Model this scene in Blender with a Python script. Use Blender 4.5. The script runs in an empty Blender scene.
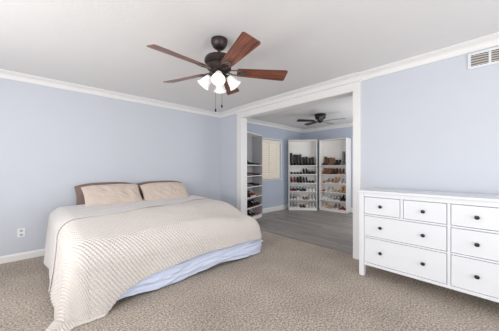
import bpy, bmesh, math, random
import numpy as np
from mathutils import Vector, Matrix, noise as mn
random.seed(7)
SC = bpy.context.scene
COL = SC.collection
PI = math.pi
R = math.radians

# ------------------------------------------------------------------ camera
cam_d = bpy.data.cameras.new('camera'); cam = bpy.data.objects.new('camera', cam_d); COL.objects.link(cam)
cam_d.sensor_width = 36; cam_d.sensor_fit = 'HORIZONTAL'; cam_d.lens = 36 * 234.86 / 499
cam_d.shift_y = 2.61 / 499; cam_d.clip_start = .02; cam_d.clip_end = 200
cam.location = (0, 0, 1.208)
cam.rotation_euler = (PI / 2, 0, PI / 4 + .0279 - PI / 2)
SC.camera = cam

# ------------------------------------------------------------------ world, daylight and fill lamps, exposure
W = bpy.data.worlds.new('world'); SC.world = W; W.use_nodes = True
bg = W.node_tree.nodes['Background']; bg.inputs[0].default_value = (.86, .93, 1, 1); bg.inputs[1].default_value = 3.2

def area(name, loc, rot, sx, sy, power, col=(1, 1, 1), spread=180):
    l = bpy.data.lights.new(name, 'AREA'); l.shape = 'RECTANGLE'; l.size = sx; l.size_y = sy; l.energy = power; l.color = col
    l.spread = R(spread)
    o = bpy.data.objects.new(name, l); COL.objects.link(o); o.location = loc; o.rotation_euler = rot
    return o
# window daylight from behind the camera, then fill lamps added at unseen openings
area('window_daylight', (-1.56, 1.3, 1.35), (0, -PI / 2, 0), 1.7, 3.6, 100, (1, .985, .96))
area('window_ceiling_fill', (-1.5, 1.3, 1.0), (0, -PI / 2 - R(38), 0), .9, 3.4, 62, (1, .985, .96))  # added lamp, tilted up to brighten the ceiling
area('near_wall_fill', (1.0, -1.96, 1.15), (PI / 2, 0, 0), 3.0, 2.1, 62, (1, .98, .955))  # added lamp at an assumed, unseen opening behind the camera
area('near_ceiling_fill', (1.0, -1.9, .7), (PI / 2 + R(38), 0, 0), 2.8, .9, 42, (1, .98, .955))  # second upward lamp, added for the ceiling as well
area('closet_fill', (5.2, 1.26, 1.45), (PI / 2, 0, 0), 1.8, 1.5, 46, (1, .97, .93))  # added fill to brighten the closet, at an assumed window out of view
SC.view_settings.view_transform = 'Standard'; SC.view_settings.look = 'None'
SC.view_settings.gamma = 1; SC.view_settings.use_curve_mapping = False
SC.view_settings.exposure = -1.08
SC.cycles.max_bounces = 10; SC.cycles.diffuse_bounces = 7
SC.cycles.use_denoising = True

# ------------------------------------------------------------------ materials
def lin(c):
    return tuple(((x / 255) / 12.92 if x / 255 <= .04045 else ((x / 255 + .055) / 1.055) ** 2.4) for x in c)
MATS = {}
def mat(name, rgb, rough=.6, metal=0, bump=0, bscale=40, var=0, vscale=5, spec=.5, sheen=0, emis=None, estr=0, trans=0):
    if name in MATS: return MATS[name]
    m = bpy.data.materials.new(name); m.use_nodes = True; nt = m.node_tree; b = nt.nodes['Principled BSDF']
    c = (*lin(rgb), 1)
    b.inputs['Base Color'].default_value = c
    b.inputs['Roughness'].default_value = rough; b.inputs['Metallic'].default_value = metal
    b.inputs['Specular IOR Level'].default_value = spec
    if sheen: b.inputs['Sheen Weight'].default_value = sheen
    if emis: b.inputs['Emission Color'].default_value = (*lin(emis), 1); b.inputs['Emission Strength'].default_value = estr
    if trans: b.inputs['Transmission Weight'].default_value = trans
    tc = nt.nodes.new('ShaderNodeTexCoord')
    if var or True:
        n = nt.nodes.new('ShaderNodeTexNoise'); n.inputs['Scale'].default_value = vscale; n.inputs['Detail'].default_value = 4
        nt.links.new(tc.outputs['Object'], n.inputs['Vector'])
        mx = nt.nodes.new('ShaderNodeMix'); mx.data_type = 'RGBA'
        v = max(var, .015)
        mx.inputs['A'].default_value = tuple(x * (1 - v) for x in c[:3]) + (1,)
        mx.inputs['B'].default_value = tuple(min(1, x * (1 + v)) for x in c[:3]) + (1,)
        nt.links.new(n.outputs['Fac'], mx.inputs['Factor']); nt.links.new(mx.outputs['Result'], b.inputs['Base Color'])
    if bump:
        n2 = nt.nodes.new('ShaderNodeTexNoise'); n2.inputs['Scale'].default_value = bscale; n2.inputs['Detail'].default_value = 3
        nt.links.new(tc.outputs['Object'], n2.inputs['Vector'])
        bp = nt.nodes.new('ShaderNodeBump'); bp.inputs['Strength'].default_value = bump; bp.inputs['Distance'].default_value = .01
        nt.links.new(n2.outputs['Fac'], bp.inputs['Height']); nt.links.new(bp.outputs['Normal'], b.inputs['Normal'])
    MATS[name] = m
    return m

M_wall = mat('blue_wall_paint', (202, 206, 214), .85, bump=.05, bscale=60, spec=.2)
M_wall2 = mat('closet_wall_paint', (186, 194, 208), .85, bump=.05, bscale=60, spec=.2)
M_ceil = mat('ceiling_paint', (226, 225, 225), .95, bump=.15, bscale=45, spec=.1)
M_trim = mat('white_trim_paint', (232, 231, 230), .4, spec=.4)
M_white = mat('white_lacquer', (224, 226, 230), .38, spec=.4)
M_shelf = mat('white_shelf_laminate', (238, 236, 233), .5, spec=.3)
M_knob = mat('dark_bronze_metal', (52, 48, 48), .35, .6)
M_bronze = mat('oil_rubbed_bronze', (62, 52, 50), .38, .55, var=.1)
M_black = mat('matt_black_metal', (22, 21, 23), .45, .2)
M_plastic = mat('white_plastic', (236, 236, 238), .35)
M_dark = mat('dark_duct', (52, 46, 42), .8)

def carpet_mat():
    m = bpy.data.materials.new('carpet_pile'); m.use_nodes = True; nt = m.node_tree; b = nt.nodes['Principled BSDF']
    N = nt.nodes.new; L = nt.links.new
    tc = N('ShaderNodeTexCoord')
    n1 = N('ShaderNodeTexNoise'); n1.inputs['Scale'].default_value = 66; n1.inputs['Detail'].default_value = 5; n1.inputs['Roughness'].default_value = .75
    n2 = N('ShaderNodeTexNoise'); n2.inputs['Scale'].default_value = 2.2; n2.inputs['Detail'].default_value = 3
    for n in (n1, n2): L(tc.outputs['Object'], n.inputs['Vector'])
    cr = N('ShaderNodeValToRGB'); e = cr.color_ramp.elements
    e[0].position = .36; e[0].color = (*lin((118, 107, 96)), 1); e[1].position = .64; e[1].color = (*lin((236, 224, 211)), 1)
    el = cr.color_ramp.elements.new(.5); el.color = (*lin((190, 177, 165)), 1)
    L(n1.outputs['Fac'], cr.inputs['Fac'])
    mx = N('ShaderNodeMix'); mx.data_type = 'RGBA'; mx.blend_type = 'MULTIPLY'; mx.inputs['Factor'].default_value = 1
    mr = N('ShaderNodeMapRange'); mr.inputs['From Min'].default_value = .3; mr.inputs['From Max'].default_value = .7; mr.inputs['To Min'].default_value = .86; mr.inputs['To Max'].default_value = 1.06
    L(n2.outputs['Fac'], mr.inputs['Value']); L(cr.outputs['Color'], mx.inputs['A']); L(mr.outputs['Result'], mx.inputs['B'])
    L(mx.outputs['Result'], b.inputs['Base Color'])
    b.inputs['Roughness'].default_value = 1; b.inputs['Specular IOR Level'].default_value = .1
    bp = N('ShaderNodeBump'); bp.inputs['Strength'].default_value = .9; bp.inputs['Distance'].default_value = .02
    L(n1.outputs['Fac'], bp.inputs['Height']); L(bp.outputs['Normal'], b.inputs['Normal'])
    return m

def plank_mat():
    m = bpy.data.materials.new('grey_wood_planks'); m.use_nodes = True; nt = m.node_tree; b = nt.nodes['Principled BSDF']
    N = nt.nodes.new; L = nt.links.new
    tc = N('ShaderNodeTexCoord'); mp = N('ShaderNodeMapping'); mp.inputs['Rotation'].default_value = (0, 0, PI / 2)
    L(tc.outputs['Object'], mp.inputs['Vector'])
    br = N('ShaderNodeTexBrick'); br.inputs['Scale'].default_value = 1; br.inputs['Brick Width'].default_value = 1.25; br.inputs['Row Height'].default_value = .16
    br.inputs['Mortar Size'].default_value = .0025; br.offset = .37
    br.inputs['Color1'].default_value = (*lin((160, 153, 147)), 1); br.inputs['Color2'].default_value = (*lin((136, 129, 125)), 1)
    br.inputs['Mortar'].default_value = (*lin((84, 78, 75)), 1)
    L(mp.outputs['Vector'], br.inputs['Vector'])
    m2 = N('ShaderNodeMapping'); m2.inputs['Scale'].default_value = (14, 1.2, 1); L(tc.outputs['Object'], m2.inputs['Vector'])
    n = N('ShaderNodeTexNoise'); n.inputs['Scale'].default_value = 2.2; n.inputs['Detail'].default_value = 6; L(m2.outputs['Vector'], n.inputs['Vector'])
    mr = N('ShaderNodeMapRange'); mr.inputs['From Min'].default_value = .3; mr.inputs['From Max'].default_value = .7; mr.inputs['To Min'].default_value = .72; mr.inputs['To Max'].default_value = 1.2
    L(n.outputs['Fac'], mr.inputs['Value'])
    mx = N('ShaderNodeMix'); mx.data_type = 'RGBA'; mx.blend_type = 'MULTIPLY'; mx.inputs['Factor'].default_value = 1
    L(br.outputs['Color'], mx.inputs['A']); L(mr.outputs['Result'], mx.inputs['B']); L(mx.outputs['Result'], b.inputs['Base Color'])
    b.inputs['Roughness'].default_value = .42
    return m

def walnut_mat():
    m = bpy.data.materials.new('walnut_veneer'); m.use_nodes = True; nt = m.node_tree; b = nt.nodes['Principled BSDF']
    N = nt.nodes.new; L = nt.links.new
    tc = N('ShaderNodeTexCoord'); mp = N('ShaderNodeMapping'); mp.inputs['Scale'].default_value = (1.6, 26, 8); L(tc.outputs['Object'], mp.inputs['Vector'])
    n = N('ShaderNodeTexNoise'); n.inputs['Scale'].default_value = 2.6; n.inputs['Detail'].default_value = 6; n.inputs['Distortion'].default_value = .6; L(mp.outputs['Vector'], n.inputs['Vector'])
    cr = N('ShaderNodeValToRGB'); e = cr.color_ramp.elements
    e[0].position = .3; e[0].color = (*lin((66, 34, 26)), 1); e[1].position = .72; e[1].color = (*lin((150, 92, 72)), 1)
    L(n.outputs['Fac'], cr.inputs['Fac']); L(cr.outputs['Color'], b.inputs['Base Color'])
    b.inputs['Roughness'].default_value = .28
    return m
M_walnut = walnut_mat()

# ------------------------------------------------------------------ mesh helpers
def finish(name, bm, m, parent=None, smooth=False, bevel=0, segs=2, loc=None, rot=None, auto=35):
    me = bpy.data.meshes.new(name); bmesh.ops.recalc_face_normals(bm, faces=bm.faces[:]); bm.to_mesh(me); bm.free()
    o = bpy.data.objects.new(name, me); COL.objects.link(o)
    me.materials.append(m)
    if smooth:
        me.shade_smooth() if hasattr(me, 'shade_smooth') else None
        if auto:
            me.set_sharp_from_angle(angle=R(auto))
    if bevel:
        md = o.modifiers.new('bevel', 'BEVEL'); md.width = bevel; md.segments = segs; md.limit_method = 'ANGLE'; md.angle_limit = R(40)
    if parent: o.parent = parent
    if loc is not None: o.location = loc
    if rot is not None: o.rotation_euler = rot
    return o

def box(bm, x0, x1, y0, y1, z0, z1, M=None):
    g = bmesh.ops.create_cube(bm, size=1)
    for v in g['verts']:
        v.co = Vector(((x0 + x1) / 2 + v.co.x * (x1 - x0), (y0 + y1) / 2 + v.co.y * (y1 - y0), (z0 + z1) / 2 + v.co.z * (z1 - z0)))
        if M: v.co = M @ v.co
    return g['verts']

def pbox(name, m, parent, x0, x1, y0, y1, z0, z1, bevel=.002, M=None):
    bm = bmesh.new(); box(bm, x0, x1, y0, y1, z0, z1, M)
    return finish(name, bm, m, parent, bevel=bevel)

def lathe(bm, prof, n=24, M=None, cap=True):
    rings = []
    for r, z in prof:
        ring = []
        for i in range(n):
            a = 2 * PI * i / n
            v = Vector((r * math.cos(a), r * math.sin(a), z))
            ring.append(bm.verts.new(M @ v if M else v))
        rings.append(ring)
    for a, b in zip(rings, rings[1:]):
        for i in range(n):
            bm.faces.new((a[i], a[(i + 1) % n], b[(i + 1) % n], b[i]))
    if cap:
        if prof[0][0] > 1e-5: bm.faces.new(rings[0][::-1])
        if prof[-1][0] > 1e-5: bm.faces.new(rings[-1])

def tube(bm, p0, p1, r, n=10):
    p0 = Vector(p0); p1 = Vector(p1); d = p1 - p0
    M = Matrix.Translation(p0) @ d.to_track_quat('Z', 'Y').to_matrix().to_4x4()
    lathe(bm, [(r, 0), (r, d.length)], n, M)

def extrude_profile(bm, prof, p0, p1, out):
    """prof: list of (offset from the wall along out, z); swept from p0 to p1 (xy points)."""
    rows = []
    for p in (p0, p1):
        rows.append([bm.verts.new((p[0] + out[0] * a, p[1] + out[1] * a, z)) for a, z in prof])
    n = len(prof)
    for i in range(n):
        bm.faces.new((rows[0][i], rows[0][(i + 1) % n], rows[1][(i + 1) % n], rows[1][i]))
    bm.faces.new(rows[0]); bm.faces.new(rows[1][::-1])

def tag(o, label=None, cat=None, group=None, kind=None):
    if label: o['label'] = label
    if cat: o['category'] = cat
    if group: o['group'] = group
    if kind: o['kind'] = kind
    return o
def empty(name, loc=(0, 0, 0), rz=0):
    o = bpy.data.objects.new(name, None); COL.objects.link(o); o.location = loc; o.rotation_euler = (0, 0, rz); o.empty_display_size = .1
    return o
def struct(name, bm, m, **k):
    o = finish(name, bm, m, **k); o['kind'] = 'structure'; return o
def from_np(name, P, m, parent=None, solid=0, closed_u=False):
    """grid of points P[nu,nv,3] to a smooth mesh"""
    nu, nv = P.shape[:2]
    me = bpy.data.meshes.new(name)
    idx = np.arange(nu * nv).reshape(nu, nv)
    q = np.stack([idx[:-1, :-1], idx[1:, :-1], idx[1:, 1:], idx[:-1, 1:]], -1).reshape(-1, 4)
    me.vertices.add(nu * nv); me.vertices.foreach_set('co', P.reshape(-1).astype(np.float32))
    me.loops.add(q.size); me.loops.foreach_set('vertex_index', q.reshape(-1).astype(np.int32))
    me.polygons.add(len(q)); me.polygons.foreach_set('loop_start', np.arange(0, q.size, 4, dtype=np.int32))
    me.update(calc_edges=True); me.shade_smooth(); me.materials.append(m)
    o = bpy.data.objects.new(name, me); COL.objects.link(o)
    if solid:
        md = o.modifiers.new('solid', 'SOLIDIFY'); md.thickness = solid; md.offset = -1
    if parent: o.parent = parent
    return o

# ------------------------------------------------------------------ the setting
XR, YL, H = 3.188, 4.3235, 2.44
XW = XR + .14                                   # closet side of the opening wall
XF = 6.46                                       # closet far wall
XB, YN = -1.6, -2.0                             # walls behind the camera
OY0, OY1, OZ = 1.325, 3.62, 2.25                # the wide cased opening

bm = bmesh.new(); box(bm, XB, XR + .10, YN, YL, -.1, 0); struct('floor_carpet', bm, carpet_mat())
bm = bmesh.new(); box(bm, XR + .10, XF, 1.2, YL, -.1, -.004); struct('floor_wood', bm, plank_mat())
bm = bmesh.new(); box(bm, XB - .1, XF + .1, YN - .1, YL + .1, H, H + .1); struct('ceiling', bm, M_ceil)

def wall_open(bm, axis, p0, p1, a0, a1, holes, z1=H):
    """a wall slab between p0,p1 on 'axis', running a0..a1, with rectangular holes (b0,b1,z0,z1)"""
    def B(b0, b1, za, zb):
        if b1 - b0 < 1e-4 or zb - za < 1e-4: return
        if axis == 'x': box(bm, p0, p1, b0, b1, za, zb)
        else: box(bm, b0, b1, p0, p1, za, zb)
    cur = a0
    for b0, b1, za, zb in sorted(holes):
        B(cur, b0, 0, z1); B(b0, b1, 0, za); B(b0, b1, zb, z1); cur = b1
    B(cur, a1, 0, z1)
WX0, WX1, WZ0, WZ1 = 4.34, 5.33, .90, 1.99      # closet window
bm = bmesh.new(); wall_open(bm, 'y', YL, YL + .14, XB - .1, XW, []); struct('wall_left', bm, M_wall)
bm = bmesh.new(); wall_open(bm, 'y', YL, YL + .14, XW, XF + .1, [(WX0, WX1, WZ0, WZ1)]); struct('wall_closet_left', bm, M_wall2)
bm = bmesh.new(); wall_open(bm, 'x', XR, XW, YN, YL, [(OY0, OY1, 0, OZ)]); struct('wall_right', bm, M_wall)
bm = bmesh.new(); wall_open(bm, 'x', XF, XF + .1, 1.1, YL, []); struct('wall_closet_far', bm, M_wall2)
bm = bmesh.new(); wall_open(bm, 'y', 1.1, 1.2, XW, XF, [(4.3, 6.1, .7, 2.2)]); struct('wall_closet_right', bm, M_wall2)
bm = bmesh.new(); wall_open(bm, 'x', XB - .1, XB, YN, YL, [(-.5, 3.1, .5, 2.2)]); struct('wall_back', bm, M_wall)
bm = bmesh.new(); wall_open(bm, 'y', YN - .1, YN, XB - .1, XR, [(-.5, 2.5, .1, 2.2)]); struct('wall_near', bm, M_wall)

# crown mouldings
CR = [(0, H - .092), (.020, H - .092), (.020, H - .074), (.008, H - .070), (.012, H - .052), (.024, H - .036), (.046, H - .024), (.062, H - .020), (.062, H - .014), (.084, H - .014), (.084, H), (0, H)]
bm = bmesh.new(); extrude_profile(bm, CR, (XB, YL), (XR, YL), (0, -1)); struct('trim_1', bm, M_trim)
bm = bmesh.new(); extrude_profile(bm, CR, (XR, YN), (XR, OY0 - .09), (-1, 0)); extrude_profile(bm, CR, (XR, OY1 + .12), (XR, YL), (-1, 0)); struct('trim_2', bm, M_trim)
CR2 = [(a + .034 if a > 0 else 0, z) for a, z in CR]
bm = bmesh.new(); extrude_profile(bm, CR2, (XR, OY0 - .09), (XR, OY1 + .12), (-1, 0)); struct('trim_3', bm, M_trim)
bm = bmesh.new()
extrude_profile(bm, CR, (XW, YL), (XF, YL), (0, -1)); extrude_profile(bm, CR, (XF, 1.2), (XF, YL), (-1, 0)); extrude_profile(bm, CR, (XW, 1.2), (XW, YL), (1, 0))
struct('trim_4', bm, M_trim)
# casing and jamb lining of the opening
bm = bmesh.new()
box(bm, XR - .018, XR, OY0 - .088, OY0, 0, OZ); box(bm, XR - .018, XR, OY1, OY1 + .118, 0, OZ); box(bm, XR - .018, XR, OY0 - .088, OY1 + .118, OZ, H - .08)
box(bm, XR - .018, XW + .012, OY0, OY0 + .012, 0, OZ - .012); box(bm, XR - .018, XW + .012, OY1 - .012, OY1, 0, OZ - .012); box(bm, XR - .018, XW + .012, OY0, OY1, OZ - .012, OZ)
box(bm, XW, XW + .015, OY0 - .09, OY0, 0, OZ); box(bm, XW, XW + .015, OY1, OY1 + .09, 0, OZ); box(bm, XW, XW + .015, OY0 - .09, OY1 + .09, OZ, OZ + .09)
struct('door_frame', bm, M_trim, bevel=.003)
bpy.data.objects['door_frame'].name = 'trim_5'
# baseboards
BB = [(0, 0), (.015, 0), (.015, .070), (.011, .078), (.006, .090), (0, .092)]
def baseboard(name, segs, m=M_trim, s=1.0):
    bm = bmesh.new()
    for p0, p1, out in segs: extrude_profile(bm, [(a, z * s) for a, z in BB], p0, p1, out)
    struct(name, bm, m)
baseboard('baseboard_left', [((XB, YL), (XR, YL), (0, -1))])
baseboard('baseboard_right', [((XR, YN), (XR, OY0 - .088), (-1, 0)), ((XR, OY1 + .118), (XR, YL), (-1, 0))])
baseboard('baseboard_closet', [((XW, YL), (XF, YL), (0, -1)), ((XF, 1.2), (XF, YL), (-1, 0))], s=1.35)

# closet window: frame, panes, sill
t = empty('window_1', (0, 0, 0)); t['kind'] = 'structure'
bm = bmesh.new()
box(bm, WX0, WX0 + .04, YL + .04, YL + .10, WZ0, WZ1); box(bm, WX1 - .04, WX1, YL + .04, YL + .10, WZ0, WZ1)
box(bm, WX0, WX1, YL + .04, YL + .10, WZ0, WZ0 + .04); box(bm, WX0, WX1, YL + .04, YL + .10, WZ1 - .04, WZ1); box(bm, 4.82, 4.86, YL + .05, YL + .09, WZ0, WZ1)
finish('window_frame', bm, M_plastic, t, bevel=.002)
M_glass = bpy.data.materials.new('window_glass'); M_glass.use_nodes = True
nt = M_glass.node_tree; nt.nodes.clear(); o_ = nt.nodes.new('ShaderNodeOutputMaterial'); mxs = nt.nodes.new('ShaderNodeMixShader'); tr = nt.nodes.new('ShaderNodeBsdfTransparent'); gl = nt.nodes.new('ShaderNodeBsdfGlossy')
gl.inputs['Roughness'].default_value = .02; mxs.inputs[0].default_value = .06
nt.links.new(tr.outputs[0], mxs.inputs[1]); nt.links.new(gl.outputs[0], mxs.inputs[2]); nt.links.new(mxs.outputs[0], o_.inputs[0])
pbox('glass_pane', M_glass, t, WX0 + .04, WX1 - .04, YL + .068, YL + .072, WZ0 + .04, WZ1 - .04, 0)
bm = bmesh.new()
box(bm, WX0 - .045, WX0, YL - .012, YL, WZ0 - .03, WZ1 + .045); box(bm, WX1, WX1 + .045, YL - .012, YL, WZ0 - .03, WZ1 + .045); box(bm, WX0, WX1, YL - .012, YL, WZ1, WZ1 + .045)
box(bm, WX0 - .06, WX1 + .06, YL - .03, YL + .04, WZ0 - .03, WZ0)
struct('trim_6', bm, mat('window_casing_paint', (214, 216, 222), .5), bevel=.002)
# blind of the closet window
M_slat = mat('cream_blind_slat', (244, 238, 228), .5)
M_slat.node_tree.nodes['Principled BSDF'].inputs['Subsurface Weight'].default_value = 0
tb = empty('window_blind', ((WX0 + WX1) / 2, YL + .02, WZ0)); tag(tb, 'cream horizontal slatted blind hanging in the closet window', 'blind')
hw = (WX1 - WX0) / 2 - .01
bm = bmesh.new()
k = 0; z = .05
while z < WZ1 - WZ0 - .08:
    Mx = Matrix.Translation((0, 0, z)) @ Matrix.Rotation(R(-48), 4, 'X')
    box(bm, -hw, hw, -.031, .031, -.0015, .0015, Mx); z += .058
finish('slats', bm, M_slat, tb)
pbox('headrail', M_slat, tb, -hw, hw, -.03, .018, WZ1 - WZ0 - .07, WZ1 - WZ0 - .01, .003)
pbox('bottom_rail', M_slat, tb, -hw, hw, -.026, .018, .008, .03, .003)
bm = bmesh.new()
for x in (-.3, .02, .3): box(bm, x - .012, x + .012, -.031, -.028, .02, WZ1 - WZ0 - .07)
finish('ladder_tape', bm, M_slat, tb)
# neighbouring wall seen through the window gaps
bm = bmesh.new(); box(bm, 2.5, 9, YL + 3.2, YL + 3.4, -.5, 3.2)
tag(finish('garden_wall', bm, mat('tan_stucco', (214, 190, 160), .95, bump=.3, bscale=30)), 'tan stucco garden wall outside behind the closet blind', 'wall')
bm = bmesh.new(); box(bm, 2.5, 9, YL + .2, YL + 3.2, -.6, -.5); struct('ground_outside', bm, mat('pale_gravel', (190, 176, 156), .95))

# ------------------------------------------------------------------ air vent
t = empty('air_vent', (XR, .205, 2.185)); tag(t, 'white return air vent high on the blue wall above the dresser', 'vent')
VW, VH = .46, .155
bm = bmesh.new()
def vb(y0, y1, z0, z1, d0=-.012, d1=0): box(bm, d0, d1, -y1, -y0, z0, z1)
vb(0, VW, 0, .022); vb(0, VW, VH - .022, VH); vb(0, .022, .022, VH - .022); vb(VW - .022, VW, .022, VH - .022)
for yy in (.145, .29): vb(yy, yy + .018, .022, VH - .022)
finish('vent_frame', bm, M_white, t, bevel=.002)
bm = bmesh.new(); box(bm, -.003, -.001, -VW + .015, -.015, .015, VH - .015); finish('duct_backing', bm, M_dark, t)
for y0, y1 in ((.022, .145), (.163, .29), (.308, VW - .022)):
    bm = bmesh.new()
    n = 9
    hgt = VH - .044
    for k in range(-8, 14):
        # slats slope down towards the right
        ya, yb = y0, y1
        za = .022 + k * .0165; slope = -.55
        zb = za + slope * (yb - ya)
        pts = [(ya, za), (yb, zb), (yb, zb + .007), (ya, za + .007)]
        # clip to the opening
        def clip(poly, keep, inter):
            out = []
            for i in range(len(poly)):
                a, b = poly[i], poly[(i + 1) % len(poly)]
                if keep(a): out.append(a)
                if keep(a) != keep(b): out.append(inter(a, b))
            return out
        lo, hi = .0225, VH - .0225
        pts = clip(pts, lambda p: p[1] >= lo, lambda a, b: (a[0] + (b[0] - a[0]) * (lo - a[1]) / (b[1] - a[1]), lo))
        if len(pts) < 3: continue
        pts = clip(pts, lambda p: p[1] <= hi, lambda a, b: (a[0] + (b[0] - a[0]) * (hi - a[1]) / (b[1] - a[1]), hi))
        if len(pts) < 3: continue
        f = [bm.verts.new((-.009, -p[0], p[1])) for p in pts]; g = [bm.verts.new((-.004, -p[0], p[1])) for p in pts]
        bm.faces.new(f)
        for i in range(len(f)): bm.faces.new((f[i], g[i], g[(i + 1) % len(f)], f[(i + 1) % len(f)]))
    finish('louvre_slats', bm, mat('vent_slat_paint', (214, 206, 200), .5), t)

# ------------------------------------------------------------------ wall outlet
t = empty('wall_outlet', (-.058, YL, .355)); tag(t, 'white electrical outlet low on the blue wall left of the bed', 'outlet')
pbox('cover_plate', M_plastic, t, -.038, .038, -.007, 0, -.058, .058, .003)
for zz in (-.026, .026):
    bm = bmesh.new(); lathe(bm, [(.017, 0), (.017, .004), (.014, .005)], 16, Matrix.Translation((0, -.006, zz)) @ Matrix.Rotation(PI / 2, 4, 'X'))
    rc = finish('socket', bm, mat('socket_grey', (190, 190, 196), .4), t)
    bm = bmesh.new()
    for xx in (-.006, .006): box(bm, xx - .0012, xx + .0012, -.0125, -.0109, zz - .004, zz + .005)
    finish('slots', bm, M_black, rc)

# ------------------------------------------------------------------ dresser
XD = 2.741
dr = empty('dresser', (XD, 1.085, 0)); tag(dr, 'wide white eight-drawer dresser with dark round knobs against the wall', 'dresser')
def D(name, y0, y1, z0, z1, d0=0, d1=.43, m=M_white, parent=dr, bevel=.003):
    # y measured to the right along the front, d into the depth
    return pbox(name, m, parent, d0, d1, -y1, -y0, z0, z1, bevel)
DL = 1.6
D('tabletop', -.012, DL + .012, .935, .96, -.018, .43, bevel=.004)
for y in (0, DL - .052):
    for d in (0, .378): D('leg', y, y + .052, 0, .935, d, d + .052)
D('side_panel', .012, .03, .13, .93, .052, .378); D('side_panel', DL - .03, DL - .012, .13, .93, .052, .378)
D('back_panel', .052, DL - .052, .13, .93, .40, .42)
D('bottom_rail', .052, DL - .052, .128, .158, .004, .03)
D('top_rail', .052, DL - .052, .89, .935, .004, .03)
D('bottom_panel', .05, DL - .05, .14, .155, .03, .4)
D('centre_post', .771, .795, .158, .89, .004, .03)
for a, b in ((.052, .771), (.795, DL - .052)):
    D('drawer_rail', a, b, .680, .698, .004, .03); D('drawer_rail', a, b, .438, .455, .004, .03)
D('divider', .404, .430, .698, .89, .004, .03); D('divider', 1.158, 1.184, .698, .89, .004, .03)
def drawer(y0, y1, z0, z1, knobs):
    g = .004
    p = D('drawer', y0 + g, y1 - g, z0 + g, z1 - g, .006, .024, bevel=.0015)
    bm = bmesh.new(); 
    box(bm, .025, .36, -y1 + .02, -y0 - .02, z0 + .02, z1 - .03)
    finish('drawer_box', bm, M_white, p)
    for ky in knobs:
        bm = bmesh.new()
        Mx = Matrix.Translation((.0055, -ky, (z0 + z1) / 2)) @ Matrix.Rotation(-PI / 2, 4, 'Y')
        lathe(bm, [(.009, 0), (.009, .003), (.006, .006), (.006, .013), (.011, .016), (.0165, .020), (.0175, .024), (.015, .028), (.008, .030), (0.0001, .0305)], 16, Mx)
        finish('knob', bm, M_knob, p, smooth=True)
k1, k2, k3, k4 = .223, .595, .965, 1.337
drawer(.052, .404, .698, .89, [k1]); drawer(.430, .771, .698, .89, [k2]); drawer(.795, 1.158, .698, .89, [k3]); drawer(1.184, DL - .052, .698, .89, [k4])
for z0, z1 in ((.455, .680), (.158, .438)):
    drawer(.052, .771, z0, z1, [k1, k2]); drawer(.795, DL - .052, z0, z1, [k3, k4])

# ------------------------------------------------------------------ bed
BX0, BX1, BY0, BY1 = .36, 2.33, 2.36, 4.29
bed = empty('bed', ((BX0 + BX1) / 2, (BY0 + BY1) / 2, 0)); tag(bed, 'king size bed with mattress and base standing against the left wall', 'bed')
cx, cy = bed.location.x, bed.location.y
M_ticking = mat('white_ticking', (226, 226, 232), .9)
pbox('mattress', M_ticking, bed, BX0 - cx + .03, 2.20 - cx, BY0 - cy + .09, BY1 - cy, .30, .49, .07)
pbox('box_spring', M_ticking, bed, BX0 - cx + .02, BX1 - cx - .02, BY0 - cy + .03, BY1 - cy, .06, .295, .02)
for x in (BX0 + .12, BX1 - .12):
    for y in (BY0 + .15, BY1 - .15):
        bm = bmesh.new(); lathe(bm, [(.03, 0), (.03, .06)], 12, Matrix.Translation((x - cx, y - cy, 0))); finish('leg', bm, M_black, bed)

def noise2(s, t, sc, seed):
    """smooth value noise on arrays"""
    rng = np.random.RandomState(seed); G = rng.rand(64, 64)
    a = s * sc; b = t * sc
    i = np.floor(a).astype(int); j = np.floor(b).astype(int); fa = a - i; fb = b - j
    fa = fa * fa * (3 - 2 * fa); fb = fb * fb * (3 - 2 * fb)
    g = lambda p, q: G[p % 64, q % 64]
    return ((g(i, j) * (1 - fa) + g(i + 1, j) * fa) * (1 - fb) + (g(i, j + 1) * (1 - fa) + g(i + 1, j + 1) * fa) * fb) - .5
def sstep(a, b, x):
    t = np.clip((x - a) / (b - a), 0, 1); return t * t * (3 - 2 * t)

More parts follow.
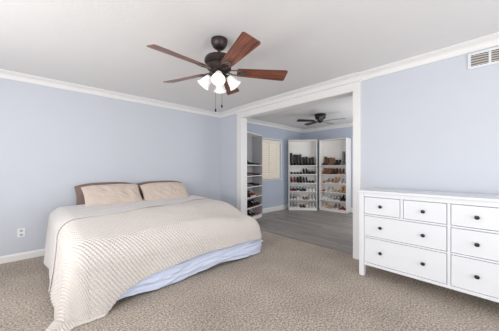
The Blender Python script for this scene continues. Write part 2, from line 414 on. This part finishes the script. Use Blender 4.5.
def drape(S, T, lift=0.0, rx0=.36, rx1=2.235, ry0=2.46, ry1=4.6, rr=.12, flL=.12, flF=.03, flR=.42, rip=.02, top=.655):
    """cloth points (S,T) laid flat over the bed, hanging where they pass its edge"""
    px = np.clip(S, rx0, rx1); py = np.clip(T, ry0, ry1)
    wx = S - px; wy = T - py; a = np.hypot(wx, wy) + 1e-9
    nx = wx / a; ny = wy / a
    # height of the bed's top under the cloth: sags towards the foot
    zt = top - .085 * sstep(3.1, 2.35, py) - .07 * sstep(1.6, 2.2, px) * sstep(3.1, 2.45, py) + lift
    wl0 = np.clip(-nx, 0, 1) ** 2
    rr_ = rr * wl0 + (.185 + 0 * a) * (1 - wl0) + lift
    arc = rr_ * PI / 2
    th = np.clip(a / rr_, 0, PI / 2)
    out = rr_ * np.sin(th); down = rr_ * (1 - np.cos(th))
    rest = np.maximum(a - arc, 0)
    wl = np.clip(-nx, 0, 1) ** 1.2; wr = np.clip(nx, 0, 1); wf = np.clip(-ny, 0, 1)
    fl = (flL * wl + flR * wr + flF * wf ** 2) / np.maximum(wl + wr + wf ** 2, .3)
    fl = fl * (rest > 0)
    cf = 1 / np.sqrt(1 + fl ** 2); sf = fl * cf
    hgt = zt - rr_ - .012                       # free height below the rounded edge
    hang = np.minimum(rest, hgt / cf)
    pool = np.maximum(rest - hgt / cf, 0)
    out = out + hang * sf + pool; down = down + hang * cf
    x = px + nx * out; y = py + ny * out; z = zt - down
    # folds that deepen towards the hem
    per = np.where(np.abs(wx) > np.abs(wy), T, S) + np.arctan2(wy, wx) * .35
    f = rip * sstep(.05, .55, rest) * (np.sin(per * 7.0) * .7 + np.sin(per * 15 + 1.3) * .3) * (wl * 1.5 + wf * .15)
    x = x + nx * f; y = y + ny * f
    z = z + (.014 * noise2(S + 9, T + 9, 3.1, 3) + .006 * noise2(S + 9, T + 9, 9, 4)) * (rest < .01) + .008 * pool * 4 * (1 + np.sin(per * 30))
    return np.stack([x, y, np.maximum(z, .012)], -1)
def normals(P):
    du = np.gradient(P, axis=0); dv = np.gradient(P, axis=1); n = np.cross(du, dv); n /= np.linalg.norm(n, axis=-1, keepdims=True) + 1e-9
    return n

# smooth cream coverlet under the knit, visible at the head end and down the left side
nu, nv = 260, 160
u = np.linspace(0, 1, nu)[:, None]; v = np.linspace(0, 1, nv)[None, :]
S = -.30 + u * (2.64 + .30) + v * 0; Tc = 2.93 + (S - .25) * .27 + .018 * np.sin(S * 6); T = Tc + v * (4.02 - Tc)
P = drape(S, T, lift=.041, rip=.016); n = normals(P)
wr_ = .008 * np.sin((T * 26 + noise2(S + 5, T + 5, 2.3, 11) * 7)) * (noise2(S + 3, T + 1, 1.7, 12) + .5) * sstep(.0, .1, S - .45)
P = P + n * wr_[..., None]
cov = from_np('coverlet', P, mat('cream_coverlet_cotton', (208, 203, 200), .95, bump=.15, bscale=120, spec=.1, sheen=.3), solid=.008)
tag(cov, 'smooth pale cream coverlet on the bed between pillows and knit blanket', 'coverlet')

# pale blue sheet hanging under the blanket at the foot
nu, nv = 420, 70
u = np.linspace(0, 1, nu)[:, None]; v = np.linspace(0, 1, nv)[None, :]
L1 = BX1 - BX0; L2 = 1.3; Lt = L1 + L2
s_ = u * Lt
r0 = .06
base_x = np.where(s_ < L1, BX0 + s_, BX1 + .055); base_y = np.where(s_ < L1, BY0, BY0 + (s_ - L1))
ang = np.clip((s_ - L1) / .12 + .5, 0, 1) * PI / 2                     # outward direction turns round the corner
ox = np.sin(ang); oy = -np.cos(ang)
zz = .38 * (1 - v) + .03 * v
zz = zz + .018 * v * np.sin(s_ * 5 + 1) 
bulge = -.03 + .062 * sstep(.15, .6, v + 0 * s_) + .035 * np.sin(np.clip(v, 0, 1) * PI * .93) ** .8 + .02 * (noise2(s_ * 1.0 + 2, v * 1.5 + 3, 3, 21)) + .034 * noise2(s_ + 8 + v * .5, v * 2.2, 5.5, 22) + .018 * noise2(s_ + v * .8, v * 1.6 + 1, 14, 23)
P = np.stack([base_x + ox * bulge, base_y + oy * bulge, np.broadcast_to(zz, bulge.shape)], -1)
sh = from_np('bed_sheet', P, mat('pale_blue_cotton', (212, 220, 240), .9, spec=.15), solid=.004)
tag(sh, 'pale blue cotton sheet puffing out under the blanket at the bed foot', 'sheet')

# knitted blanket
ds = .0052
sA, sB = -.29, 2.685
nS = int((sB - sA) / ds); nT = int((3.50 - 1.66) / ds)
S1 = np.linspace(sA, sB, nS)[:, None]
hemx = np.array([-.4, .2, .45, .59, .75, .91, 1.11, 1.45, 1.93, 2.2, 2.36, 2.7]); hemz = np.array([-.24, -.17, -.03, .10, .165, .205, .23, .25, .245, .235, .20, .16])
hz = np.interp(S1, hemx, hemz)
def ztop_foot(x): return .655 - .085 - .07 * sstep(1.6, 2.2, x)
RF = .185 + .026
over = RF * PI / 2 + (ztop_foot(S1) + .026 - RF - hz)                       # overhang length at the foot
over = np.minimum(over, .74)
ovc = float(np.interp(2.235, S1[:, 0], over[:, 0]))
over = np.where(S1 > 2.235, np.sqrt(np.maximum(ovc ** 2 - (S1 - 2.235) ** 2 * .95, .01)), over)
T0 = 2.46 - over                                                        # foot hem
T1 = 3.20 + (S1 - .25) * .27                     # head edge, running askew
v = np.linspace(0, 1, nT)[None, :]
S = S1 + 0 * v; T = T0 + v * (T1 - T0)
P = drape(S, T, lift=.026, rip=.011)
# soft folds on the foot side
rest = np.maximum(2.46 - T - .3, 0)
P[..., 1] += .018 * sstep(0, .35, rest) * np.sin(S * 9 + 1.1) * (T < 2.3)
n = normals(P); n *= np.sign(n[nS // 2, int(nT * .8), 2])
# the knit: rows of raised stitches running diagonally
c1 = (S * .83 + T * .55) + .006 * noise2(S + 4, T + 4, 3, 31); c2 = (S * .55 - T * .83)
per = .027
rows = np.abs(np.sin(PI * c1 / per)) ** .7
beads = .55 + .45 * np.abs(np.sin(PI * c2 / (per * .9) + PI * .5 * np.floor(c1 / per)))
edge = sstep(0, .02, np.minimum(np.minimum(v, 1 - v) * 1.8, 10) + 0 * S)
P = P + n * ((rows * beads) * .015 - .007)[..., None] * (.4 + .6 * edge)[..., None]
P[..., 2] = np.maximum(P[..., 2], .014)
kn = from_np('knit_blanket', P, mat('cream_knit_wool', (212, 205, 200), 1.0, bump=.3, bscale=220, spec=.05, sheen=.4, var=.04, vscale=60), solid=.012)
tag(kn, 'chunky cream knit blanket draped over the bed and trailing to the carpet', 'blanket')

# pillows
def pillow(name, w, h, th, m, loc, rot, seed, sag=0.0, label=''):
    nu, nv = 70, 50
    rng = random.Random(seed)
    halves = []
    u = np.linspace(-1, 1, nu)[:, None]; v = np.linspace(-1, 1, nv)[None, :]
    e = np.clip((1 - np.abs(u) ** 2.6), 0, 1) * np.clip((1 - np.abs(v) ** 2.6), 0, 1)
    t_ = th * .5 * e ** .42
    x = u * w / 2 * (1 - .05 * (1 - v ** 2) * np.abs(u)); y = v * h / 2 * (1 - .06 * (1 - u ** 2) * np.abs(v))
    y = y - sag * np.abs(u) ** 3 * sstep(-.2, 1, v + 0 * u)
    wr = .024 * noise2(u * w * 3 + 7 + v * .6, v * h * 3 + 5, 2.0, seed) + .012 * noise2(u * w * 3 + 2 + v * 1.2, v * h * 3 + 1, 5.5, seed + 1) + .008 * noise2(u * w * 4 + 2 - v * .9, v * h * 5 + 1, 9, seed + 2)
    wr = wr * e ** .5
    bm = bmesh.new(); rows = []
    top = [[bm.verts.new((float(x[i, j]), float(y[i, j]), float(t_[i, j] + wr[i, j]))) for j in range(nv)] for i in range(nu)]
    bot = [[top[i][j] if i in (0, nu - 1) or j in (0, nv - 1) else bm.verts.new((float(x[i, j]), float(y[i, j]), float(-t_[i, j] + wr[i, j] * .3))) for j in range(nv)] for i in range(nu)]
    for i in range(nu - 1):
        for j in range(nv - 1):
            bm.faces.new((top[i][j], top[i + 1][j], top[i + 1][j + 1], top[i][j + 1]))
            bm.faces.new((bot[i][j], bot[i][j + 1], bot[i + 1][j + 1], bot[i + 1][j]))
    o = finish(name, bm, m, smooth=True, auto=0); o.location = loc; o.rotation_euler = rot
    tag(o, label, 'pillow'); return o
M_bp = mat('taupe_pillowcase', (130, 112, 105), .9, spec=.15, sheen=.2)
M_cp = mat('beige_pillowcase', (206, 190, 178), .85, spec=.15, sheen=.2)
pillow('pillow', .82, .44, .14, M_bp, (.905, 4.205, .785), (R(74), 0, R(1)), 5, .06, 'taupe brown pillow leaning on the wall behind the left beige pillow')
pillow('pillow', .87, .44, .14, M_bp, (1.755, 4.205, .775), (R(74), 0, R(-2)), 9, .06, 'taupe brown pillow leaning on the wall behind the right beige pillow')
pillow('pillow', .78, .44, .14, M_cp, (.94, 3.93, .80), (R(46), 0, R(2)), 15, .03, 'wrinkled beige pillow at the head of the bed on the left')
pillow('pillow', .79, .44, .14, M_cp, (1.735, 3.94, .795), (R(46), 0, R(-3)), 24, .05, 'beige pillow at the head of the bed on the right')

# ------------------------------------------------------------------ ceiling fan with lights
FX, FY, FZ = 1.335, 1.833, 2.135
cf = empty('ceiling_fan', (FX, FY, H)); tag(cf, 'bronze ceiling fan with walnut blades and four lit white glass shades', 'ceiling fan')
def part_l(name, prof, m, parent, M=None, n=28, **k):
    bm = bmesh.new(); lathe(bm, prof, n, M); return finish(name, bm, m, parent, smooth=True, **k)
part_l('canopy', [(.066, 0), (.078, -.006), (.08, -.02), (.074, -.05), (.058, -.078), (.036, -.095), (.02, -.1)], M_bronze, cf)
part_l('downrod', [(.013, -.09), (.013, -.17)], M_bronze, cf)
part_l('motor_housing', [(.02, -.152), (.05, -.158), (.10, -.168), (.130, -.182), (.140, -.200), (.140, -.222), (.126, -.238), (.112, -.244), (.116, -.252), (.114, -.286), (.09, -.308), (.062, -.326)], M_bronze, cf, n=36)
part_l('switch_housing', [(.058, -.32), (.062, -.335), (.062, -.372), (.05, -.392), (.03, -.402), (.0001, -.405)], M_bronze, cf)
BR, PH = .665, .672
blade_me = None; iron_me = None
pitch = R(-16)
for k in range(5):
    a = PH + k * 2 * PI / 5
    if blade_me is None:
        bm = bmesh.new()
        # outline of the blade, x along the radius
        pts = []
        x0, x1, w0, w1 = .170, BR, .054, .079
        rc = .022
        pts += [(x0 + .012, -w0), (x1 - rc, -w1)]
        for q in range(1, 5): th = -PI / 2 + q * PI / 8; pts.append((x1 - rc + rc * math.cos(th), -w1 + rc + rc * math.sin(th)))
        for q in range(1, 5): th = q * PI / 8; pts.append((x1 - rc + rc * math.cos(th), w1 - rc + rc * math.sin(th)))
        pts += [(x0 + .012, w0), (x0, w0 - .015), (x0, -w0 + .015)]
        lo = [bm.verts.new((x, y, -.003)) for x, y in pts]; hi = [bm.verts.new((x, y, .003)) for x, y in pts]
        bm.faces.new(lo[::-1]); bm.faces.new(hi)
        for i in range(len(pts)): bm.faces.new((lo[i], lo[(i + 1) % len(pts)], hi[(i + 1) % len(pts)], hi[i]))
        b = finish('blade', bm, M_walnut, cf, bevel=.001); blade_me = b.data
        bm = bmesh.new()
        for sgn in (-1, 1):
            pp = [(.085, .012 * sgn, .0), (.125, .030 * sgn, -.004), (.165, .034 * sgn, -.006), (.215, .022 * sgn, -.007), (.245, .004 * sgn, -.007)]
            for p, q_ in zip(pp, pp[1:]): tube(bm, p, q_, .0065, 8)
        lathe(bm, [(.030, -.010), (.030, -.004)], 20, Matrix.Translation((.225, 0, 0)))
        for sgn in (-1, 0, 1): lathe(bm, [(.005, -.014), (.005, -.009)], 8, Matrix.Translation((.225 + .012 * (sgn == 0), .015 * sgn, 0)))
        ir = finish('blade_iron', bm, mat('brushed_iron', (120, 108, 104), .25, .8), b, smooth=True); iron_me = ir.data
    else:
        b = bpy.data.objects.new('blade', blade_me); COL.objects.link(b); b.parent = cf
        ir = bpy.data.objects.new('blade_iron', iron_me); COL.objects.link(ir); ir.parent = b
    b.location = (0, 0, FZ - H); b.rotation_euler = (pitch, 0, a)
# light kit: four arms, sockets and bell shades
M_shade = mat('frosted_glass_shade', (250, 248, 244), .4, emis=(255, 250, 240), estr=.4)
yaw_c = PI / 4 + .0279 + PI          # direction towards the camera
for k in range(4):
    a = yaw_c + R(4) + k * PI / 2
    Mz = Matrix.Rotation(a, 4, 'Z')
    bm = bmesh.new()
    pts = [Mz @ Vector(p) for p in ((.04, 0, -.352), (.062, 0, -.342), (.078, 0, -.346), (.086, 0, -.356))]
    for p, q_ in zip(pts, pts[1:]): tube(bm, p, q_, .008, 10)
    arm = finish('lamp_arm', bm, M_bronze, cf, smooth=True)
    tilt = Mz @ Matrix.Translation((.082, 0, -.350)) @ Matrix.Rotation(R(-38), 4, 'Y')
    part_l('socket', [(.012, .006), (.024, 0), (.025, -.028), (.02, -.032)], M_bronze, arm, tilt)
    bm = bmesh.new()
    lathe(bm, [(.024, -.012), (.029, -.026), (.034, -.043), (.041, -.066), (.046, -.088), (.053, -.107), (.062, -.121)], 28, tilt, cap=False)
    s = finish('glass_shade', bm, M_shade, cf, smooth=True, auto=0)
    md = s.modifiers.new('solid', 'SOLIDIFY'); md.thickness = .003
    part_l('light_bulb', [(.010, -.03), (.013, -.045), (.024, -.07), (.028, -.085), (.022, -.105), (.0001, -.112)], mat('bulb_glow', (255, 250, 240), .5, emis=(255, 244, 225), estr=9), s, tilt, n=16)
for dx, dy, ln in ((.02, -.015, .26), (-.028, .022, .30)):
    bm = bmesh.new(); tube(bm, (dx, dy, -.395), (dx, dy, -.395 - ln + .03), .0016, 6)
    ch = finish('pull_chain', bm, M_knob, cf)
    part_l('chain_fob', [(.002, -.395 - ln + .032), (.007, -.395 - ln + .026), (.008, -.395 - ln + .004), (.003, -.395 - ln)], M_black, ch, Matrix.Translation((dx, dy, 0)), n=10)

# ------------------------------------------------------------------ closet hugger fan
DD = Vector((math.cos(PI / 4 + .0279), math.sin(PI / 4 + .0279), 0)); RR = Vector((math.sin(PI / 4 + .0279), -math.cos(PI / 4 + .0279), 0))
c = DD * 5.36 + RR * 1.615
hf = empty('ceiling_fan', (c.x, c.y, H)); tag(hf, 'small black ceiling fan mounted flush in the closet beyond the opening', 'ceiling fan')
part_l('motor_housing', [(.10, 0), (.125, -.006), (.128, -.03), (.118, -.036), (.118, -.085), (.10, -.115), (.075, -.12)], M_black, hf, n=32)
part_l('switch_housing', [(.06, -.118), (.062, -.16), (.05, -.185), (.02, -.2), (.0001, -.203)], M_black, hf)
bme = None
for k in range(5):
    th = R(-30) + k * 2 * PI / 5
    dv = RR * math.cos(th) + DD * math.sin(th)
    a = math.atan2(dv.y, dv.x)
    if bme is None:
        bm = bmesh.new()
        pts = [(.15, -.045), (.50, -.062), (.53, -.056), (.545, -.03), (.545, .03), (.53, .056), (.50, .062), (.15, .045)]
        lo = [bm.verts.new((x, y, -.003)) for x, y in pts]; hi = [bm.verts.new((x, y, .003)) for x, y in pts]
        bm.faces.new(lo[::-1]); bm.faces.new(hi)
        for i in range(len(pts)): bm.faces.new((lo[i], lo[(i + 1) % len(pts)], hi[(i + 1) % len(pts)], hi[i]))
        b = finish('blade', bm, mat('dark_blade', (40, 36, 36), .35), hf); bme = b.data
        bm = bmesh.new(); box(bm, .07, .2, -.016, .016, -.008, -.003); ir = finish('blade_iron', bm, M_black, b); ime = ir.data
    else:
        b = bpy.data.objects.new('blade', bme); COL.objects.link(b); b.parent = hf
        ir = bpy.data.objects.new('blade_iron', ime); COL.objects.link(ir); ir.parent = b
    b.location = (0, 0, -.155); b.rotation_euler = (R(14), 0, a)

# ------------------------------------------------------------------ bookcases
SHZ = [1.285, 1.035, .785, .54, .305, .075]        # tops of the boards
def bookcase(loc, rz, label, depth=.28, inner=None):
    t = empty('shoe_shelf', loc, rz); tag(t, label, 'shelving unit', 'tall white shelving units in the closet')
    w = .8; e = .018
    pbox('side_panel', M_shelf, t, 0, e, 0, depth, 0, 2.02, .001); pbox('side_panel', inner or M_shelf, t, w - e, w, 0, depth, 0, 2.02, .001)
    pbox('top_panel', M_shelf, t, e, w - e, 0, depth, 2.0, 2.02, .001)
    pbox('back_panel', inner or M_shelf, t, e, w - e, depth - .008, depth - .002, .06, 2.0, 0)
    pbox('plinth', M_shelf, t, e, w - e, .004, .02, 0, .057, 0)
    for k, z in enumerate(SHZ): pbox('shelf' if k < 5 else 'bottom_panel', M_shelf, t, e, w - e, .002, depth - .009, z - .018, z, 0)
    return t
# local frame: x along the front from left to right, y into the depth
caseA = ((5.46, 4.13, 0), math.atan2(-.60, .53)); caseB = ((6.15, 3.56, 0), -PI / 2); caseC = ((3.50, 3.79, 0), R(18))
bookcase(*caseA, 'tall white shelving unit standing across the closet corner, black boots on top')
bookcase(*caseB, 'tall white shelving unit on the closet far wall, brown boots on top')
bookcase(*caseC, 'tall white shelving unit seen edge-on just inside the opening, beside the window', inner=mat('grey_shelf_inner', (172, 172, 176), .6))  # right side and back panels coloured greyer than the rest of the unit
for o in [x for x in bpy.data.objects if x.name.startswith('shoe_shelf')]:
    o.name = o.name.replace('shoe_shelf', 'shelving_unit')

# ------------------------------------------------------------------ shoes
def loft(bm, secs, n=12):
    """secs: list of (y, halfwidth, z0, z1, topwidthfactor)"""
    rings = []
    for y, hw, z0, z1, tw in secs:
        ring = []
        for i in range(n):
            a = 2 * PI * i / n
            cx_, sz = math.cos(a), math.sin(a)
            zz = (z0 + z1) / 2 + sz * (z1 - z0) / 2
            fac = 1 if sz < 0 else 1 - (1 - tw) * sz
            wx = hw * (abs(cx_) ** .7) * (1 if cx_ >= 0 else -1) * fac
            ring.append(bm.verts.new((wx, y, zz)))
        rings.append(ring)
    for a, b in zip(rings, rings[1:]):
        for i in range(n): bm.faces.new((a[i], a[(i + 1) % n], b[(i + 1) % n], b[i]))
    bm.faces.new(rings[0][::-1]); bm.faces.new(rings[-1])
SHOE = {}
# toe points to -y (front of the shelf), length .24 about the origin, sole at z 0
def shoe_mesh(kind):
    if kind in SHOE: return SHOE[kind]
    up = bmesh.new(); so = bmesh.new(); extra = None
    if kind == 'sneaker':
        loft(up, [(.115, .022, .022, .085, .7), (.10, .032, .02, .105, .6), (.06, .034, .02, .100, .55), (.02, .036, .02, .088, .6), (-.04, .042, .02, .068, .7), (-.085, .042, .02, .052, .8), (-.115, .026, .02, .036, .9)])
        loft(so, [(.122, .026, 0, .026, 1), (.10, .035, 0, .026, 1), (.02, .037, 0, .024, 1), (-.05, .045, 0, .024, 1), (-.10, .040, 0, .024, 1), (-.123, .022, .004, .024, 1)])
        extra = ('laces', [(-.012 - .014 * k, .018, .082 - .006 * k) for k in range(4)])
    elif kind == 'flat':
        loft(up, [(.115, .024, .012, .055, .8), (.09, .030, .01, .052, .85), (.03, .031, .01, .036, .95), (-.03, .036, .01, .034, .9), (-.08, .036, .01, .036, .7), (-.115, .018, .01, .022, .9)])
        loft(so, [(.118, .024, 0, .014, 1), (.03, .030, 0, .012, 1), (-.04, .038, 0, .011, 1), (-.10, .030, 0, .011, 1), (-.118, .014, 0, .011, 1)])
    elif kind == 'pump':
        loft(up, [(.100, .022, .075, .135, .8), (.08, .028, .072, .125, .8), (.03, .027, .045, .072, .95), (-.02, .032, .018, .046, .9), (-.065, .035, .008, .042, .7), (-.115, .010, .006, .020, .9)])
        loft(so, [(.108, .012, 0, .008, 1), (.100, .012, 0, .03, 1), (.096, .016, .03, .078, 1), (.084, .016, .05, .078, 1)])
    elif kind in ('ankle_boot', 'tall_boot', 'mid_boot'):
        loft(up, [(.110, .026, .03, .085, .9), (.085, .034, .028, .10, .9), (.03, .035, .024, .105, .8), (-.02, .038, .016, .088, .6), (-.07, .040, .012, .06, .7), (-.112, .022, .010, .034, .9)])
        hh = {'ankle_boot': .175, 'mid_boot': .25, 'tall_boot': .37}[kind]
        # shaft: rings stacked along z
        n = 14; rings = []
        for z, ry, rx, yc in ((.06, .050, .035, .055), (.11, .046, .034, .060), (.15, .043, .036, .062), (.6 * hh + .05, .045, .036, .060), (hh, .048, .039, .062)):
            rings.append([up.verts.new((rx * math.cos(2 * PI * i / n), yc + ry * math.sin(2 * PI * i / n), z)) for i in range(n)])
        for a, b in zip(rings, rings[1:]):
            for i in range(n): up.faces.new((a[i], a[(i + 1) % n], b[(i + 1) % n], b[i]))
        inner = [up.verts.new((v.co.x * .9, .062 + (v.co.y - .062) * .9, hh)) for v in rings[-1]]
        deep = [up.verts.new((v.co.x * .85, .062 + (v.co.y - .062) * .85, hh - .06)) for v in rings[-1]]
        for a, b in ((rings[-1], inner), (inner, deep)):
            for i in range(n): up.faces.new((a[i], a[(i + 1) % n], b[(i + 1) % n], b[i]))
        up.faces.new(deep)
        loft(so, [(.114, .028, 0, .032, 1), (.06, .034, 0, .030, 1), (.055, .034, .012, .026, 1), (-.03, .040, 0, .014, 1), (-.09, .036, 0, .013, 1), (-.116, .018, .003, .013, 1)])
    def tomesh(nm, b):
        me = bpy.data.meshes.new(nm); bmesh.ops.recalc_face_normals(b, faces=b.faces[:]); b.to_mesh(me); b.free(); me.shade_smooth(); me.set_sharp_from_angle(angle=R(50)); return me
    lm = None
    if extra:
        lb = bmesh.new()
        for y, hw, z in extra[1]: box(lb, -hw, hw, y - .003, y + .003, z, z + .006)
        lm = tomesh('laces', lb)
    SHOE[kind] = (tomesh(kind + '_upper', up), tomesh(kind + '_sole', so), lm)
    return SHOE[kind]
SC_ = {'black': (30, 28, 31), 'dark brown': (84, 56, 42), 'brown': (138, 96, 68), 'tan': (196, 154, 112), 'beige': (214, 192, 164), 'white': (232, 231, 228), 'grey': (142, 140, 142), 'light grey': (196, 194, 194), 'dark red': (118, 42, 44), 'navy': (40, 46, 72), 'teal': (56, 104, 112), 'rose': (178, 96, 96), 'taupe': (150, 132, 118), 'red': (160, 62, 58)}
for c_, v_ in SC_.items(): mat('leather_' + c_.replace(' ', '_'), v_, .5, var=.06)
MeshCache = {}
def part_mesh(me, m, key):
    if key not in MeshCache:
        c_ = me.copy(); c_.materials.clear(); c_.materials.append(m); MeshCache[key] = c_
    return MeshCache[key]
ORD = ['leftmost', 'second', 'third', 'fourth', 'fifth', 'sixth', 'seventh', 'eighth', 'ninth']
ROWN = ['top', 'second', 'third', 'fourth', 'fifth', 'bottom']
KN = {'sneaker': 'sneaker', 'flat': 'flat shoe', 'pump': 'high-heeled pump', 'ankle_boot': 'ankle boot', 'mid_boot': 'mid-calf boot', 'tall_boot': 'tall boot'}
def place_row(case, cname, row, items, group, depth=.28, margin=.03, lean=0, xs=None):
    (lx, ly, lz), rz = case
    n = len(items); w = .8 - .036 - 2 * margin
    z = SHZ[row]
    ca, sa = math.cos(rz), math.sin(rz)
    for i, it in enumerate(items):
        kind, col, *rest = it; solec = rest[0] if rest else ('white' if kind == 'sneaker' else 'black')
        ux = .018 + margin + w * (i + .5) / n
        if xs: ux = xs[i]
        uy = depth / 2 + random.uniform(-.006, .004) - .004
        base = {'mid_boot': 'boot', 'tall_boot': 'boot', 'ankle_boot': 'boot', 'sneaker': 'sneaker', 'flat': 'shoe', 'pump': 'shoe'}[kind]
        pos = (lx + ca * ux - sa * uy, ly + sa * ux + ca * uy, z + .0005)
        t = empty(base, pos, rz + random.uniform(-.05, .05) * (n < 8))
        tag(t, f'{col} {KN[kind]}, {ORD[i]}{" from left" if i else ""}, {ROWN[row]} shoe shelf, {cname}', 'boot' if base == 'boot' else 'shoe', group)
        if base == 'boot': t.scale = (1, 1, random.uniform(.86, 1.06)); t.rotation_euler[1] = random.uniform(-.03, .03)
        u, s, l = shoe_mesh(kind)
        sc = .96
        for nm, me, m in (('upper', u, MATS['leather_' + col.replace(' ', '_')]), ('sole' if kind != 'pump' else 'heel', s, MATS['leather_' + solec.replace(' ', '_')]), ('laces', l, MATS['leather_white' if col != 'white' else 'leather_light_grey'])):
            if me is None: continue
            o = bpy.data.objects.new(nm, part_mesh(me, m, (kind, nm, m.name))); COL.objects.link(o); o.parent = t; o.scale = (.88, sc, 1.0 if base == 'boot' else 1.25)
A = 'closet corner unit'; B = 'closet far wall unit'; Cn = 'unit beside closet window'
gA, gB, gC = 'footwear on the corner shelving unit', 'footwear on the far wall shelving unit', 'footwear on the edge-on shelving unit'
place_row(caseA, A, 0, [('tall_boot', 'black')] * 4 + [('mid_boot', 'black')] * 3 + [('mid_boot', 'black')], gA)
place_row(caseA, A, 1, [('flat', 'black')] * 4 + [('pump', 'black')] * 2 + [('sneaker', 'black', 'black')] * 2, gA)
place_row(caseA, A, 2, [('pump', 'dark red')] * 2 + [('ankle_boot', 'black')] * 2 + [('pump', 'black')] * 2 + [('flat', 'black')] * 2, gA)
place_row(caseA, A, 3, [('sneaker', 'navy', 'rose')] * 2 + [('sneaker', 'black', 'white'), ('sneaker', 'teal', 'black')] + [('sneaker', 'black', 'black')] + [('sneaker', 'white')] * 3, gA)
place_row(caseA, A, 4, [('sneaker', 'grey')] * 2 + [('sneaker', 'white')] * 2 + [('flat', 'taupe')] * 2 + [('sneaker', 'light grey')] * 2, gA)
place_row(caseA, A, 5, [('sneaker', 'grey')] * 2 + [('sneaker', 'light grey')] + [('flat', 'dark brown')] * 2 + [('sneaker', 'white')] + [('sneaker', 'light grey')] * 2, gA)
place_row(caseB, B, 0, [('mid_boot', 'dark brown')] * 2 + [('mid_boot', 'brown')] * 2 + [('ankle_boot', 'black')] * 2 + [('tall_boot', 'grey')] * 2, gB)
place_row(caseB, B, 1, [('ankle_boot', 'brown')] * 3 + [('ankle_boot', 'dark brown')] * 2 + [('pump', 'brown')] * 2 + [('flat', 'taupe')], gB)
place_row(caseB, B, 2, [('flat', 'rose')] + [('sneaker', 'taupe')] * 2 + [('pump', 'tan', 'tan')] * 2 + [('sneaker', 'light grey')] * 2, gB)
place_row(caseB, B, 3, [('flat', 'red', 'red')] + [('sneaker', 'light grey')] * 2 + [('flat', 'beige', 'tan')] * 2 + [('ankle_boot', 'tan', 'brown')] * 2, gB)
place_row(caseB, B, 4, [('sneaker', 'white')] * 2 + [('sneaker', 'light grey')] * 2 + [('sneaker', 'grey')] * 2 + [('pump', 'black')] * 2, gB)
place_row(caseB, B, 5, [('sneaker', 'beige')] + [('flat', 'beige', 'tan')] * 2 + [('sneaker', 'taupe')] * 2 + [('flat', 'red', 'red')] * 2, gB)
place_row(caseC, Cn, 0, [('pump', 'black')] * 3 + [('flat', 'black')] * 3, gC)
place_row(caseC, Cn, 1, [('flat', 'taupe')] * 3 + [('flat', 'dark brown')] * 3, gC)
place_row(caseC, Cn, 2, [('flat', 'grey')] * 3 + [('flat', 'black')] * 3, gC)
place_row(caseC, Cn, 3, [('ankle_boot', 'black')] * 2 + [('sneaker', 'dark red')] * 2 + [('flat', 'tan')] * 2, gC)
place_row(caseC, Cn, 4, [('flat', 'black')] * 3 + [('sneaker', 'black', 'dark red')] * 3, gC)
place_row(caseC, Cn, 5, [('ankle_boot', 'black')] * 2 + [('sneaker', 'black', 'grey')] * 2 + [('flat', 'rose')] * 2, gC)
